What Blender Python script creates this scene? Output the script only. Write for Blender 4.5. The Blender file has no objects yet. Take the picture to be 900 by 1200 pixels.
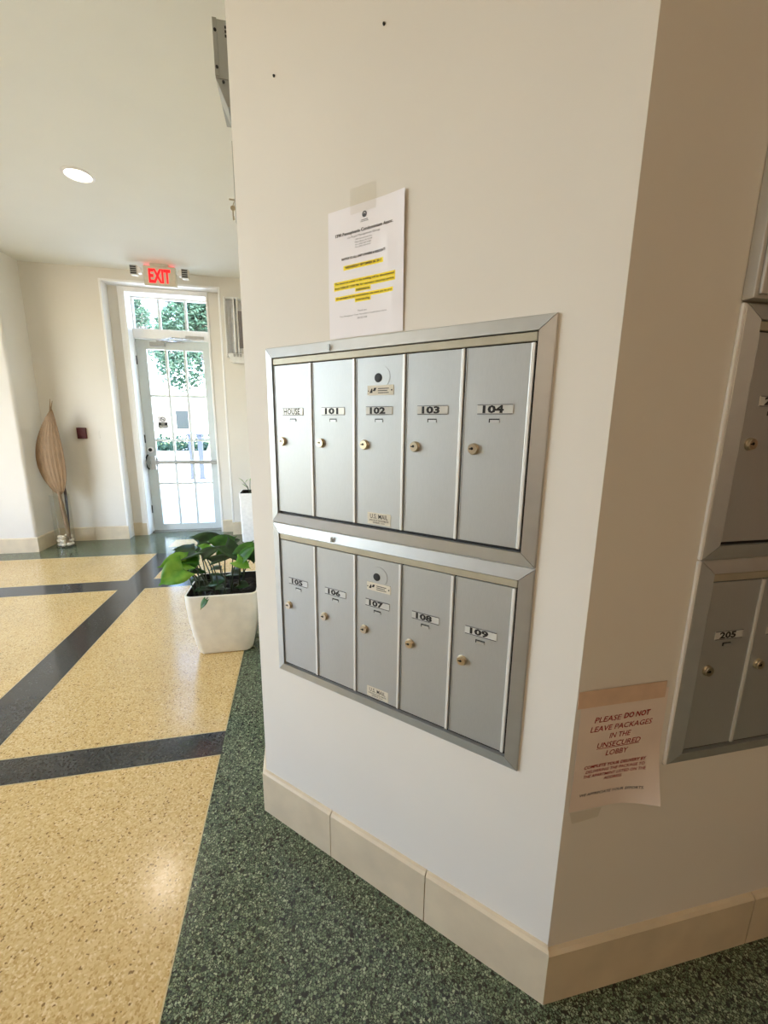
import bpy, bmesh, math, random
from mathutils import Vector, Matrix
random.seed(7)
sc = bpy.context.scene
COL = sc.collection

# ------------------------------------------------------------------ camera
H = 1.39
F_PX = 484.714
cam = bpy.data.cameras.new('camera')
cam.sensor_fit = 'VERTICAL'; cam.sensor_height = 36.0; cam.sensor_width = 27.0
cam.lens = F_PX / 1200.0 * 36.0
cam.clip_start = 0.02; cam.clip_end = 400
cam_o = bpy.data.objects.new('camera', cam); COL.objects.link(cam_o)
_r = Vector((0.979, -0.206, 0.011)); _d = Vector((-0.031, -0.201, -0.979))
PIT, ROL, YAW = math.radians(11.7236), math.radians(0.6572), math.radians(12.0138)
fw = Vector((math.sin(YAW)*math.cos(PIT), math.cos(YAW)*math.cos(PIT), -math.sin(PIT)))
rt = Vector((math.cos(YAW), -math.sin(YAW), 0)); up = rt.cross(fw)
r2 = rt*math.cos(ROL) + up*math.sin(ROL); u2 = up*math.cos(ROL) - rt*math.sin(ROL)
m4 = Matrix((r2, u2, -fw)).transposed().to_4x4(); m4.translation = (0, 0, H)
cam_o.matrix_world = m4
sc.camera = cam_o

# ------------------------------------------------------------------ view, world, sun, added window light
sc.view_settings.view_transform = 'Standard'
try: sc.view_settings.look = 'None'
except Exception: pass
sc.view_settings.gamma = 1.0
sc.view_settings.use_curve_mapping = False
sc.view_settings.exposure = -0.36
w = bpy.data.worlds.new('sky'); sc.world = w; w.use_nodes = True
nt = w.node_tree; nt.nodes.clear()
wo = nt.nodes.new('ShaderNodeOutputWorld'); bg = nt.nodes.new('ShaderNodeBackground')
sky = nt.nodes.new('ShaderNodeTexSky'); sky.sky_type = 'NISHITA'; sky.sun_disc = False
sky.sun_elevation = math.radians(52); sky.sun_rotation = math.radians(200); sky.altitude = 10
bg.inputs['Strength'].default_value = 2.6
nt.links.new(sky.outputs[0], bg.inputs[0]); nt.links.new(bg.outputs[0], wo.inputs[0])

def lamp(name, kind, energy, loc, rot=(0,0,0), color=(1,1,1), **kw):
    d = bpy.data.lights.new(name, kind); d.energy = energy; d.color = color
    for k, v in kw.items(): setattr(d, k, v)
    o = bpy.data.objects.new(name, d); o.location = loc; o.rotation_euler = rot
    COL.objects.link(o); return o
lamp('sun', 'SUN', 40.0, (0, -5, 12), (math.radians(42), 0, math.radians(20)), (1, .985, .96), angle=math.radians(.6))
# area lamp behind an added, unseen left window, as daylight fill
lamp('added_window_fill', 'AREA', 90, (-4.78, 2.0, 1.75), (0, math.radians(-90), 0), (1.0, .95, .86), shape='RECTANGLE', size=2.4, size_y=3.4)
try:
    sc.cycles.use_denoising = True
    sc.cycles.max_bounces = 10; sc.cycles.diffuse_bounces = 6; sc.cycles.glossy_bounces = 4
    sc.cycles.transparent_max_bounces = 12; sc.cycles.sample_clamp_indirect = 8
except Exception: pass

# ------------------------------------------------------------------ materials
def lin(c):
    return tuple((x/12.92 if x <= .04045 else ((x+.055)/1.055)**2.4) for x in c)
def rgb(r, g, b): return lin((r/255., g/255., b/255.))
def new_mat(name):
    m = bpy.data.materials.new(name); m.use_nodes = True
    n = m.node_tree; b = n.nodes['Principled BSDF']
    return m, n, b
def simple(name, col, rough=.5, metal=0, var=.06, scale=30, bump=0, bscale=200, spec=.5, stretch=None, sss=0):
    """a procedural material: base colour broken by noise, optional fine relief"""
    m, n, b = new_mat(name)
    tc = n.nodes.new('ShaderNodeTexCoord')
    src = tc.outputs['Object']
    if stretch:
        mp = n.nodes.new('ShaderNodeMapping'); mp.inputs['Scale'].default_value = stretch
        n.links.new(src, mp.inputs[0]); src = mp.outputs[0]
    nz = n.nodes.new('ShaderNodeTexNoise'); nz.inputs['Scale'].default_value = scale; nz.inputs['Detail'].default_value = 4
    n.links.new(src, nz.inputs['Vector'])
    cr = n.nodes.new('ShaderNodeValToRGB')
    cr.color_ramp.elements[0].position = .3; cr.color_ramp.elements[1].position = .7
    cr.color_ramp.elements[0].color = tuple(max(0, c*(1-var)) for c in col)+(1,)
    cr.color_ramp.elements[1].color = tuple(min(1, c*(1+var)) for c in col)+(1,)
    n.links.new(nz.outputs[0], cr.inputs[0]); n.links.new(cr.outputs[0], b.inputs['Base Color'])
    b.inputs['Roughness'].default_value = rough; b.inputs['Metallic'].default_value = metal
    b.inputs['Specular IOR Level'].default_value = spec
    if bump:
        n2 = n.nodes.new('ShaderNodeTexNoise'); n2.inputs['Scale'].default_value = bscale; n2.inputs['Detail'].default_value = 3
        n.links.new(src, n2.inputs['Vector'])
        bp = n.nodes.new('ShaderNodeBump'); bp.inputs['Strength'].default_value = bump; bp.inputs['Distance'].default_value = .004
        n.links.new(n2.outputs[0], bp.inputs['Height']); n.links.new(bp.outputs[0], b.inputs['Normal'])
    return m
def emit(name, col, strength):
    m, n, b = new_mat(name)
    b.inputs['Base Color'].default_value = col+(1,)
    b.inputs['Emission Color'].default_value = col+(1,); b.inputs['Emission Strength'].default_value = strength
    return m
def glass(name, tint=(1, 1, 1), k=1.0):
    """thin pane: clear with Fresnel reflection"""
    m = bpy.data.materials.new(name); m.use_nodes = True
    n = m.node_tree; n.nodes.clear()
    o = n.nodes.new('ShaderNodeOutputMaterial'); mx = n.nodes.new('ShaderNodeMixShader')
    t = n.nodes.new('ShaderNodeBsdfTransparent'); t.inputs[0].default_value = tint+(1,)
    g = n.nodes.new('ShaderNodeBsdfGlossy'); g.inputs['Roughness'].default_value = .03
    f = n.nodes.new('ShaderNodeFresnel')
    ge = n.nodes.new('ShaderNodeNewGeometry'); io = n.nodes.new('ShaderNodeMapRange')
    io.inputs[3].default_value = 1.45; io.inputs[4].default_value = 1/1.45      # same reflection from either face of the sheet
    n.links.new(ge.outputs['Backfacing'], io.inputs[0]); n.links.new(io.outputs[0], f.inputs[0])
    mu = n.nodes.new('ShaderNodeMath'); mu.operation = 'MULTIPLY'; mu.inputs[1].default_value = k
    n.links.new(f.outputs[0], mu.inputs[0]); n.links.new(mu.outputs[0], mx.inputs[0])
    n.links.new(t.outputs[0], mx.inputs[1]); n.links.new(g.outputs[0], mx.inputs[2]); n.links.new(mx.outputs[0], o.inputs[0])
    return m
def terrazzo(name, cols, pos, scale, rough, edge=None, edgew=.05, warp=.8):
    """polished chips: a cell pattern whose cells take colours from a ramp, dark matrix between"""
    m, n, b = new_mat(name)
    tc = n.nodes.new('ShaderNodeTexCoord')
    nz = n.nodes.new('ShaderNodeTexNoise'); nz.inputs['Scale'].default_value = scale*1.8; nz.inputs['Detail'].default_value = 2
    n.links.new(tc.outputs['Object'], nz.inputs['Vector'])
    va = n.nodes.new('ShaderNodeVectorMath'); va.operation = 'MULTIPLY_ADD'
    va.inputs[1].default_value = (warp/scale,)*3
    n.links.new(nz.outputs['Color'], va.inputs[0]); n.links.new(tc.outputs['Object'], va.inputs[2])
    vo = n.nodes.new('ShaderNodeTexVoronoi'); vo.inputs['Scale'].default_value = scale
    n.links.new(va.outputs[0], vo.inputs['Vector'])
    sp = n.nodes.new('ShaderNodeSeparateColor'); n.links.new(vo.outputs['Color'], sp.inputs[0])
    cr = n.nodes.new('ShaderNodeValToRGB'); cr.color_ramp.interpolation = 'CONSTANT'
    els = cr.color_ramp.elements
    while len(els) < len(cols): els.new(.5)
    for e, c, p in zip(els, cols, pos): e.position = p; e.color = c+(1,)
    n.links.new(sp.outputs[0], cr.inputs[0])
    out = cr.outputs[0]
    if edge:
        v2 = n.nodes.new('ShaderNodeTexVoronoi'); v2.feature = 'DISTANCE_TO_EDGE'; v2.inputs['Scale'].default_value = scale
        n.links.new(va.outputs[0], v2.inputs['Vector'])
        mr = n.nodes.new('ShaderNodeMapRange'); mr.inputs[1].default_value = edgew*.4; mr.inputs[2].default_value = edgew
        n.links.new(v2.outputs[0], mr.inputs[0])
        mix = n.nodes.new('ShaderNodeMix'); mix.data_type = 'RGBA'; mix.inputs[6].default_value = edge+(1,)
        n.links.new(mr.outputs[0], mix.inputs[0]); n.links.new(out, mix.inputs[7]); out = mix.outputs[2]
    # slow cloudy wear
    n3 = n.nodes.new('ShaderNodeTexNoise'); n3.inputs['Scale'].default_value = 2.2; n3.inputs['Detail'].default_value = 5
    n.links.new(tc.outputs['Object'], n3.inputs['Vector'])
    mr3 = n.nodes.new('ShaderNodeMapRange'); mr3.inputs[3].default_value = .86; mr3.inputs[4].default_value = 1.12
    n.links.new(n3.outputs[0], mr3.inputs[0])
    mm = n.nodes.new('ShaderNodeVectorMath'); mm.operation = 'SCALE'
    n.links.new(out, mm.inputs[0]); n.links.new(mr3.outputs[0], mm.inputs[3]); n.links.new(mm.outputs[0], b.inputs['Base Color'])
    b.inputs['Specular IOR Level'].default_value = .75
    mr4 = n.nodes.new('ShaderNodeMapRange'); mr4.inputs[3].default_value = rough*.75; mr4.inputs[4].default_value = rough*1.3
    n.links.new(n3.outputs[0], mr4.inputs[0]); n.links.new(mr4.outputs[0], b.inputs['Roughness'])
    return m

M = {}
M['wall'] = simple('wall_paint', rgb(221, 217, 207), .75, var=.02, scale=2.5, bump=.10, bscale=14)
M['brown_wall'] = simple('brown_bounce_paint', rgb(122, 88, 62), .7, var=.04, scale=2)  # colour invented for the unseen walls, to warm and dim their bounced light
M['ceiling'] = simple('ceiling_paint', rgb(232, 233, 226), .85, var=.015, scale=2, bump=.05, bscale=60)
M['white_trim'] = simple('white_trim_paint', rgb(240, 240, 238), .4, var=.015)
M['stone'] = simple('baseboard_stone', rgb(208, 193, 164), .5, var=.08, scale=9, bump=.08, bscale=70)
M['yellow'] = terrazzo('yellow_terrazzo', [rgb(206,176,118), rgb(198,167,106), rgb(214,186,130), rgb(184,151,90), rgb(224,200,150), rgb(134,104,58)], [0, .3, .5, .78, .88, .972], 190, .17)
M['dark'] = terrazzo('charcoal_terrazzo', [rgb(52,54,54), rgb(60,62,62), rgb(44,46,47), rgb(78,80,78)], [0, .4, .75, .97], 170, .13)
M['green'] = terrazzo('green_terrazzo', [rgb(108,124,96), rgb(130,144,114), rgb(86,102,78), rgb(154,166,134), rgb(34,40,32)], [0, .3, .55, .85, .91], 145, .17, edge=rgb(22,28,22), edgew=.14, warp=1.3)
M['divider'] = simple('zinc_divider', rgb(190,175,135), .35, .6)
M['alu'] = simple('brushed_aluminium', rgb(182,185,184), .5, .62, var=.035, scale=40, stretch=(40, 40, 2))
M['alu_frame'] = simple('satin_aluminium_frame', rgb(190,192,190), .46, .65, var=.03, scale=30)
M['highlit_edge'] = simple('highlit_aluminium_edge', rgb(226,227,224), .4, .35, var=.02)  # paler metal, the flange highlight is put into the colour
M['strip'] = simple('beige_metal_strip', rgb(176,170,150), .5, .4)
M['black'] = simple('black_gap', rgb(14,14,15), .6)
M['ink'] = simple('black_ink', rgb(16,16,17), .6)
M['grey_ink'] = simple('grey_ink', rgb(84,84,90), .7)
M['red_ink'] = simple('red_ink', rgb(158,30,34), .7)
M['nickel'] = simple('worn_nickel', rgb(196,184,160), .3, .9)
M['plate'] = simple('clear_number_plate', rgb(206,208,204), .2, .1)
M['label'] = simple('cream_label', rgb(214,208,190), .5)
M['paper'] = simple('white_paper', rgb(236,234,238), .7, var=.015, scale=12, bump=.05, bscale=25)
M['paper2'] = simple('worn_paper', rgb(226,212,200), .7, var=.025, scale=10, bump=.05, bscale=25)
M['hilite'] = simple('yellow_highlighter', rgb(250,226,24), .7)
M['tape'] = glass('clear_tape', (.985, .98, .965), .6)
M['tape_brown'] = simple('aged_tape', rgb(214,186,160), .35)
M['steel'] = simple('grey_sheet_steel', rgb(164,166,162), .45, .4, var=.04)
M['grey_paint'] = simple('grey_enamel', rgb(186,182,174), .4, .1, var=.03)
M['door_paint'] = simple('pale_grey_door_paint', rgb(206,214,212), .4, var=.02)
M['glass'] = glass('pane_glass')
M['planter'] = simple('cream_planter', rgb(232,226,208), .42, var=.07, scale=14, bump=.03, bscale=60)
M['soil'] = simple('dark_soil', rgb(30,27,22), .95, var=.4, scale=60, bump=.8, bscale=90)
def leaf_mat(name, a, bcol):
    m, n, b = new_mat(name)
    tc = n.nodes.new('ShaderNodeTexCoord'); nz = n.nodes.new('ShaderNodeTexNoise'); nz.inputs['Scale'].default_value = 18
    n.links.new(tc.outputs['Object'], nz.inputs['Vector'])
    cr = n.nodes.new('ShaderNodeValToRGB'); cr.color_ramp.elements[0].color = a+(1,); cr.color_ramp.elements[1].color = bcol+(1,)
    cr.color_ramp.elements[0].position = .35; cr.color_ramp.elements[1].position = .7
    n.links.new(nz.outputs[0], cr.inputs[0]); n.links.new(cr.outputs[0], b.inputs['Base Color'])
    b.inputs['Roughness'].default_value = .38
    o = n.nodes['Material Output']; tr = n.nodes.new('ShaderNodeBsdfTranslucent'); mx = n.nodes.new('ShaderNodeMixShader')
    n.links.new(cr.outputs[0], tr.inputs[0]); mx.inputs[0].default_value = .25
    n.links.new(b.outputs[0], mx.inputs[1]); n.links.new(tr.outputs[0], mx.inputs[2]); n.links.new(mx.outputs[0], o.inputs[0])
    return m
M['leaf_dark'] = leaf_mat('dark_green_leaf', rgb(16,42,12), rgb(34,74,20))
M['leaf_mid'] = leaf_mat('green_leaf', rgb(36,88,18), rgb(70,124,30))
M['leaf_light'] = leaf_mat('light_green_leaf', rgb(84,146,30), rgb(126,172,52))
M['stalk'] = simple('dark_green_stalk', rgb(46,58,30), .5)
M['palm'] = simple('dried_palm', rgb(134,108,78), .7, var=.34, scale=16, stretch=(14, 14, .7), bump=.5, bscale=20)
M['stick'] = simple('brown_stick', rgb(46,32,24), .7, var=.2)
M['pebble'] = simple('cream_pebble', rgb(222,208,184), .55, var=.14)
M['red_box'] = simple('dark_red_plastic', rgb(78,10,16), .5)
M['exit_red'] = emit('exit_red_glow', (1.0, .006, .012), 1.5)
M['lamp_glow'] = emit('downlight_glow', (1.0, .93, .8), 8.0)
M['beige_plastic'] = simple('beige_plastic', rgb(206,200,182), .45)
M['white_plastic'] = simple('white_plastic', rgb(240,240,238), .35)
M['perforated'] = simple('perforated_grey', rgb(120,116,116), .5, .3, var=.3, scale=260)
M['diffuser'] = simple('frosted_diffuser', rgb(232,234,232), .3)
M['acrylic'] = glass('clear_acrylic', (.98, .98, .99), 1.4)
M['vase_glass'] = glass('vase_glass', (.97, .98, .98), .8)
M['chrome'] = simple('chrome', rgb(214,216,220), .12, 1.0)
M['bark'] = simple('grey_bark', rgb(128,124,120), .9, var=.2, scale=8, bump=.4, bscale=20)
M['tree_leaf'] = leaf_mat('tree_leaf', rgb(40,70,56), rgb(84,112,92))
M['paving'] = simple('pale_paving', rgb(226,222,214), .8, var=.04, scale=3)
M['stucco'] = simple('white_stucco', rgb(240,240,238), .85, var=.02, scale=4)
M['shade_glass'] = simple('blue_grey_window', rgb(24,34,40), .4)
M['post'] = simple('pale_blue_grey_paint', rgb(40,50,66), .6)
M['lawn'] = simple('lawn', rgb(120,150,84), .9, var=.25, scale=20)

# ------------------------------------------------------------------ mesh helpers
class MB:
    """collects shapes, then links them as ONE mesh object"""
    def __init__(s): s.bm = bmesh.new()
    def poly(s, pts, faces, mi=0):
        vs = [s.bm.verts.new(p) for p in pts]
        for f in faces:
            try:
                fc = s.bm.faces.new([vs[i] for i in f]); fc.material_index = mi
            except ValueError: pass
        return s
    def box(s, x0, x1, y0, y1, z0, z1, mi=0):
        p = [(x0,y0,z0),(x1,y0,z0),(x1,y1,z0),(x0,y1,z0),(x0,y0,z1),(x1,y0,z1),(x1,y1,z1),(x0,y1,z1)]
        return s.poly(p, [(0,3,2,1),(4,5,6,7),(0,1,5,4),(1,2,6,5),(2,3,7,6),(3,0,4,7)], mi)
    def prism(s, pts, z0, z1, mi=0):
        n = len(pts); p = [(x,y,z0) for x,y in pts]+[(x,y,z1) for x,y in pts]
        f = [tuple(range(n-1,-1,-1)), tuple(range(n,2*n))]+[(i,(i+1)%n,n+(i+1)%n,n+i) for i in range(n)]
        return s.poly(p, f, mi)
    def tube(s, pts, rad, seg=8, mi=0, caps=True):
        pts = [Vector(p) for p in pts]; n = len(pts)
        if not hasattr(rad, '__len__'): rad = [rad]*n
        rings = []
        ref = None
        for i, p in enumerate(pts):
            t = (pts[min(i+1,n-1)]-pts[max(i-1,0)]).normalized()
            if ref is None: ref = Vector((0,0,1)) if abs(t.z) < .9 else Vector((1,0,0))
            a = t.cross(ref).normalized(); b = t.cross(a).normalized(); ref = a.cross(t)*-1 if False else ref
            rings.append([s.bm.verts.new(p+(a*math.cos(2*math.pi*k/seg)+b*math.sin(2*math.pi*k/seg))*rad[i]) for k in range(seg)])
        for i in range(n-1):
            for k in range(seg):
                f = s.bm.faces.new((rings[i][k], rings[i][(k+1)%seg], rings[i+1][(k+1)%seg], rings[i+1][k])); f.material_index = mi; f.smooth = True
        if caps:
            for r in (rings[0][::-1], rings[-1]):
                f = s.bm.faces.new(r); f.material_index = mi
        return s
    def lathe(s, prof, c=(0,0,0), axis='z', seg=24, mi=0, smooth=True):
        rings = []
        for r, h in prof:
            ring = []
            for k in range(seg):
                a = 2*math.pi*k/seg; x, y = r*math.cos(a), r*math.sin(a)
                v = (x, y, h) if axis == 'z' else ((x, h, y) if axis == 'y' else (h, x, y))
                ring.append(s.bm.verts.new((c[0]+v[0], c[1]+v[1], c[2]+v[2])))
            rings.append(ring)
        for i in range(len(rings)-1):
            for k in range(seg):
                f = s.bm.faces.new((rings[i][k], rings[i][(k+1)%seg], rings[i+1][(k+1)%seg], rings[i+1][k])); f.material_index = mi; f.smooth = smooth
        for r in (rings[0][::-1], rings[-1]):
            try: f = s.bm.faces.new(r); f.material_index = mi
            except ValueError: pass
        return s
    def obj(s, name, mats, parent=None, bevel=0, recalc=True, bseg=2):
        if recalc: bmesh.ops.recalc_face_normals(s.bm, faces=s.bm.faces)
        for e_ in s.bm.edges:
            if len(e_.link_faces) == 2 and e_.calc_face_angle(0) > .45: e_.smooth = False
        me = bpy.data.meshes.new(name); s.bm.to_mesh(me); s.bm.free()
        if not isinstance(mats, (list, tuple)): mats = [mats]
        for m in mats: me.materials.append(m)
        o = bpy.data.objects.new(name, me); COL.objects.link(o)
        if parent: o.parent = parent
        if bevel:
            b = o.modifiers.new('bevel', 'BEVEL'); b.width = bevel; b.segments = bseg; b.limit_method = 'ANGLE'
        return o
def empty(name, loc=(0,0,0), rz=0, parent=None):
    o = bpy.data.objects.new(name, None); o.location = loc; o.rotation_euler = (0,0,rz); COL.objects.link(o)
    o.empty_display_size = .05
    if parent: o.parent = parent
    return o
def tag(o, label=None, cat=None, group=None, kind=None):
    if label: o['label'] = label
    if cat: o['category'] = cat
    if group: o['group'] = group
    if kind: o['kind'] = kind
    return o
def struct(o): o['kind'] = 'structure'; return o
def copy_tree(o, parent=None):
    c = o.copy(); COL.objects.link(c)
    if parent: c.parent = parent
    for ch in list(o.children): copy_tree(ch, c)
    return c

_txt_cache = {}
def text_verts(body, bold=0.0, shear=0.0, res=2):
    """outline of a line of lettering in the built-in font, as (verts, faces) about its own box, width and height"""
    key = (body, bold, shear)
    if key in _txt_cache: return _txt_cache[key]
    cu = bpy.data.curves.new('t', 'FONT'); cu.body = body; cu.size = 1; cu.offset = bold; cu.shear = shear
    cu.resolution_u = res; cu.fill_mode = 'FRONT'
    o = bpy.data.objects.new('t', cu); COL.objects.link(o)
    dg = bpy.context.evaluated_depsgraph_get(); me = bpy.data.meshes.new_from_object(o.evaluated_get(dg))
    vs = [v.co.copy() for v in me.vertices]; fs = [tuple(p.vertices) for p in me.polygons]
    bpy.data.objects.remove(o); bpy.data.curves.remove(cu); bpy.data.meshes.remove(me)
    x0 = min(v.x for v in vs); x1 = max(v.x for v in vs); y0 = min(v.y for v in vs); y1 = max(v.y for v in vs)
    r = ([(v.x-x0, v.y-y0) for v in vs], fs, x1-x0, y1-y0)
    _txt_cache[key] = r; return r
def put_text(mb, body, x, z, y, width=None, height=None, align='l', bold=0.0, shear=0.0, mi=0, flip=False, bend=None):
    """lettering on a wall-local plane: x to the right, z up, facing -y; (x, z) is the lower left (or lower centre)"""
    vs, fs, W, Hh = text_verts(body, bold, shear)
    if width and height: sx, sz = width/W, height/Hh
    elif width: sx = sz = width/W
    else: sx = sz = height/Hh
    ox = x - (W*sx/2 if align == 'c' else 0)
    pts = [(ox+a*sx, y+(bend(ox+a*sx, z+b*sz) if bend else 0), z+b*sz) for a, b in vs]
    mb.poly(pts, fs, mi)

# ------------------------------------------------------------------ key geometry of the place
BT = .014
K = Vector((.552, .650, 0))                    # corner of the stone baseboard on the floor
AA = math.radians(-46.0892)
dA = Vector((math.sin(AA), math.cos(AA), 0)); nA = Vector((-math.cos(AA), math.sin(AA), 0))
OA = K - nA*BT                                 # origin of the angled wall, local x = distance to the right
RZA = math.atan2(-dA.y, -dA.x)
YB = .664                                      # the right wall's plane
OB = Vector((.552, YB, 0))
tW = (YB-OA.y)/dA.y
Wc = OA + dA*tW                                # corner between the angled and the right wall
Ec = OA + dA*.974                              # far corner of the angled wall
ZC = 3.04
YF, YN, YD = 5.455, 5.615, 5.79                # front wall, niche back, door plane
XL, YL = -2.79, 5.03                           # projecting corner at the left
RX, RY, LX = 3.2, -3.0, -4.6                   # the unseen sides of the lobby

def A(u, y=0): p = OA + dA*u - nA*0; return (p.x - nA.x*y*1.0, p.y - nA.y*y*1.0)
# ------------------------------------------------------------------ structure: walls
t = .14
inW = Wc + Vector((math.tan(math.radians(22.5))*t*0+.05, t, 0))
inE = Vector((Ec.x+t, Ec.y+.055, 0))
struct(MB().prism([(RX, YB), (RX, YB+t), (Wc.x+.06, YB+t), (Wc.x, Wc.y)], 0, ZC).obj('wall_right', M['wall']))
wa = struct(MB().prism([(Wc.x, Wc.y), (Wc.x+.06, YB+t), (inE.x, inE.y), (Ec.x, Ec.y)], 0, ZC).obj('wall_angled', M['wall']))
struct(MB().prism([(Ec.x, Ec.y), (inE.x, inE.y), (Ec.x+t, YF), (Ec.x, YF)], 0, ZC).obj('wall_hall', M['wall']))
NX0, NX1, NZ = -2.05, -.802, 2.932
DX0, DX1, DZ = -1.876, -.966, 2.878
fr = MB()
fr.box(XL, NX0, YF, YF+.16, 0, ZC); fr.box(NX1, Ec.x+t, YF, YF+.16, 0, ZC); fr.box(NX0, NX1, YF, YF+.16, NZ, ZC)
struct(fr.obj('wall_front', M['wall']))
nb = MB()
nb.box(NX0-.1, DX0, YN, YD+.06, 0, ZC); nb.box(DX1, NX1+.1, YN, YD+.06, 0, ZC); nb.box(DX0, DX1, YN, YD+.06, DZ, ZC)
struct(nb.obj('wall_niche', M['wall']))
rr = .03; arc = [(XL-rr+rr*math.cos(math.radians(a)), YL+rr+rr*math.sin(math.radians(a))) for a in range(-90, 1, 15)]
rw = MB().prism([(LX-.1, YL+.14), (LX-.1, YL)]+arc+[(XL, YF), (XL-.14, YF), (XL-.14, YL+.14)], 0, ZC).obj('wall_left', M['wall'])
for p_ in rw.data.polygons: p_.use_smooth = abs(p_.normal.z) < .5
struct(rw)
# left side wall with a tall opening for the added window (outside the frame)
lw = MB(); WY0, WY1, WZ0, WZ1 = .3, 3.7, .5, 2.95
lw.box(LX-.1, LX, RY, WY0, 0, ZC); lw.box(LX-.1, LX, WY1, YL+.14, 0, ZC); lw.box(LX-.1, LX, WY0, WY1, 0, WZ0); lw.box(LX-.1, LX, WY0, WY1, WZ1, ZC)
struct(lw.obj('wall_side', M['wall']))
struct(MB().box(LX-.1, RX+.1, RY-.1, RY, 0, ZC).obj('wall_back', M['brown_wall']))
struct(MB().box(RX, RX+.1, RY, YB+t, 0, ZC).obj('wall_end', M['brown_wall']))
struct(MB().box(LX-.1, RX+.1, RY-.1, YD+.3, ZC, ZC+.2).obj('ceiling', M['ceiling']))
w2 = struct(empty('added_window', (LX-.05, (WY0+WY1)/2, WZ0)))  # unseen window, added to bring light in from the left
f = MB(); hw = (WY1-WY0)/2; hz = WZ1-WZ0
f.box(-.03,.03,-hw,-hw+.06,0,hz); f.box(-.03,.03,hw-.06,hw,0,hz); f.box(-.03,.03,-hw+.06,hw-.06,0,.06); f.box(-.03,.03,-hw+.06,hw-.06,hz-.06,hz)
f.obj('window_frame', M['white_trim'], w2)
for i in range(3):
    if i: MB().box(-.025,.025,-hw+i*2*hw/3-.02,-hw+i*2*hw/3+.02,.06,hz-.06).obj('mullion', M['white_trim'], w2)
    MB().box(-.004,.004,-hw+.06+i*(2*hw-.12)/3+.01,-hw+.06+(i+1)*(2*hw-.12)/3-.01,.06,hz-.06).obj('pane', M['glass'], w2)

# nail holes left in the angled wall
for i, (x, z) in enumerate([(-.498, 2.191), (-.812, 2.215)]):
    n = MB().lathe([(.003,.002),(.003,-.002),(.0015,-.004)], axis='y', seg=8).obj('nail', M['black'], wa)
    n.matrix_local = Matrix.Translation((OA.x, OA.y, 0)) @ Matrix.Rotation(RZA, 4, 'Z') @ Matrix.Translation((x, 0, z))

# ------------------------------------------------------------------ structure: floor of terrazzo panels
fl = struct(MB().box(LX-.1, RX+.1, RY-.1, YD+.12, -.12, -.012).obj('floor', M['dark']))
SX0, SX1 = -1.52, -1.308
GX, GY = -.357, 4.747
ys = [(-1.9, -.55), (-.41, 1.638), (1.782, 3.70), (3.93, GY)]
xs = [(LX, -3.75), (-3.54, SX0), (SX1, GX)]
def tile(x0, x1, y0, y1, name, mat): return MB().box(x0, x1, y0, y1, -.012, 0).obj(name, mat, fl)
dv = MB(); e = .004
def div(x0, x1, y0, y1): dv.box(x0, x1, y0, y1, -.012, .0004)
for (y0, y1) in ys:
    for (x0, x1) in xs:
        tile(x0+e, x1-e, y0+e, y1-e, 'yellow_panel', M['yellow'])
        div(x0, x0+e, y0, y1); div(x1-e, x1, y0, y1); div(x0+e, x1-e, y0, y0+e); div(x0+e, x1-e, y1-e, y1)
for (x0, x1) in ((SX0, SX1), (-3.75, -3.54)):
    tile(x0, x1, -1.9, GY, 'charcoal_strip', M['dark'])
for k in range(3):
    for (x0, x1) in xs: tile(x0, x1, ys[k][1], ys[k+1][0], 'charcoal_strip', M['dark'])
PX0, PX1, PY0, PY1 = -1.47, -.99, 4.99, 5.30
tile(LX, PX0, GY, YD, 'green_border', M['green']); tile(PX1, GX, GY, YD, 'green_border', M['green'])
tile(PX0, PX1, GY, PY0, 'green_border', M['green']); tile(PX0, PX1, PY1, YD, 'green_border', M['green'])
tile(PX0, PX1, PY0, PY1, 'yellow_panel', M['yellow'])
tile(GX, RX, RY, YD, 'green_border', M['green']); tile(LX, GX, RY, -1.9, 'green_border', M['green'])
dv.obj('divider_strip', M['divider'], fl)

# ------------------------------------------------------------------ structure: stone baseboards, stone by stone
def base_run(root, x0, x1, joints, h, th=BT, chamf=.010, gap=.0015, ext0=0, ext1=0):
    """stones along local x of root's wall; the face looks along -y; ext = extra length of the face at each end"""
    e = [x0]+list(joints)+[x1]
    for i in range(len(e)-1):
        a, b = e[i]+(gap if i else 0), e[i+1]-(gap if i < len(e)-2 else 0)
        ea = ext0 if i == 0 else 0; eb = ext1 if i == len(e)-2 else 0
        pts = []
        for X, sgn, ex in ((a, -1, ea), (b, 1, eb)):
            pts += [(X, 0, 0), (X+sgn*ex, -th, 0), (X+sgn*ex, -th, h-chamf*.5), (X+sgn*ex*.45, -th*.55, h+.002), (X, 0, h+.004)]
        MB().poly(pts, [(0,1,2,3,4),(9,8,7,6,5),(0,5,6,1),(1,6,7,2),(2,7,8,3),(3,8,9,4),(4,9,5,0)]).obj('baseboard_stone', M['stone'], root)
def base_root(name, loc, rz): return struct(empty(name, loc, rz))
k45 = math.tan(math.radians(22.5))*BT
ba = base_root('baseboard_angled', OA, RZA)
base_run(ba, -.974, -.0058, [-.668, -.328], .165, ext0=k45, ext1=k45)
bb = base_root('baseboard_right', OB, 0)
base_run(bb, Wc.x-OB.x, 2.6, [.62, 1.25, 1.9], .158, ext0=k45)
bf = base_root('baseboard_front', (0, YF, 0), 0)
base_run(bf, XL+.014, NX0+.02, [-2.40], .158); base_run(bf, NX1-.02, Ec.x-.014, [-.45], .158)
bn = base_root('baseboard_niche', (0, YN, 0), 0)
base_run(bn, NX0+.02, DX0, [], .158); base_run(bn, DX1, NX1-.02, [], .158)
br = base_root('baseboard_return', (XL, 0, 0), math.radians(90))
base_run(br, YL, YF, [], .158, ext0=BT)
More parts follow.
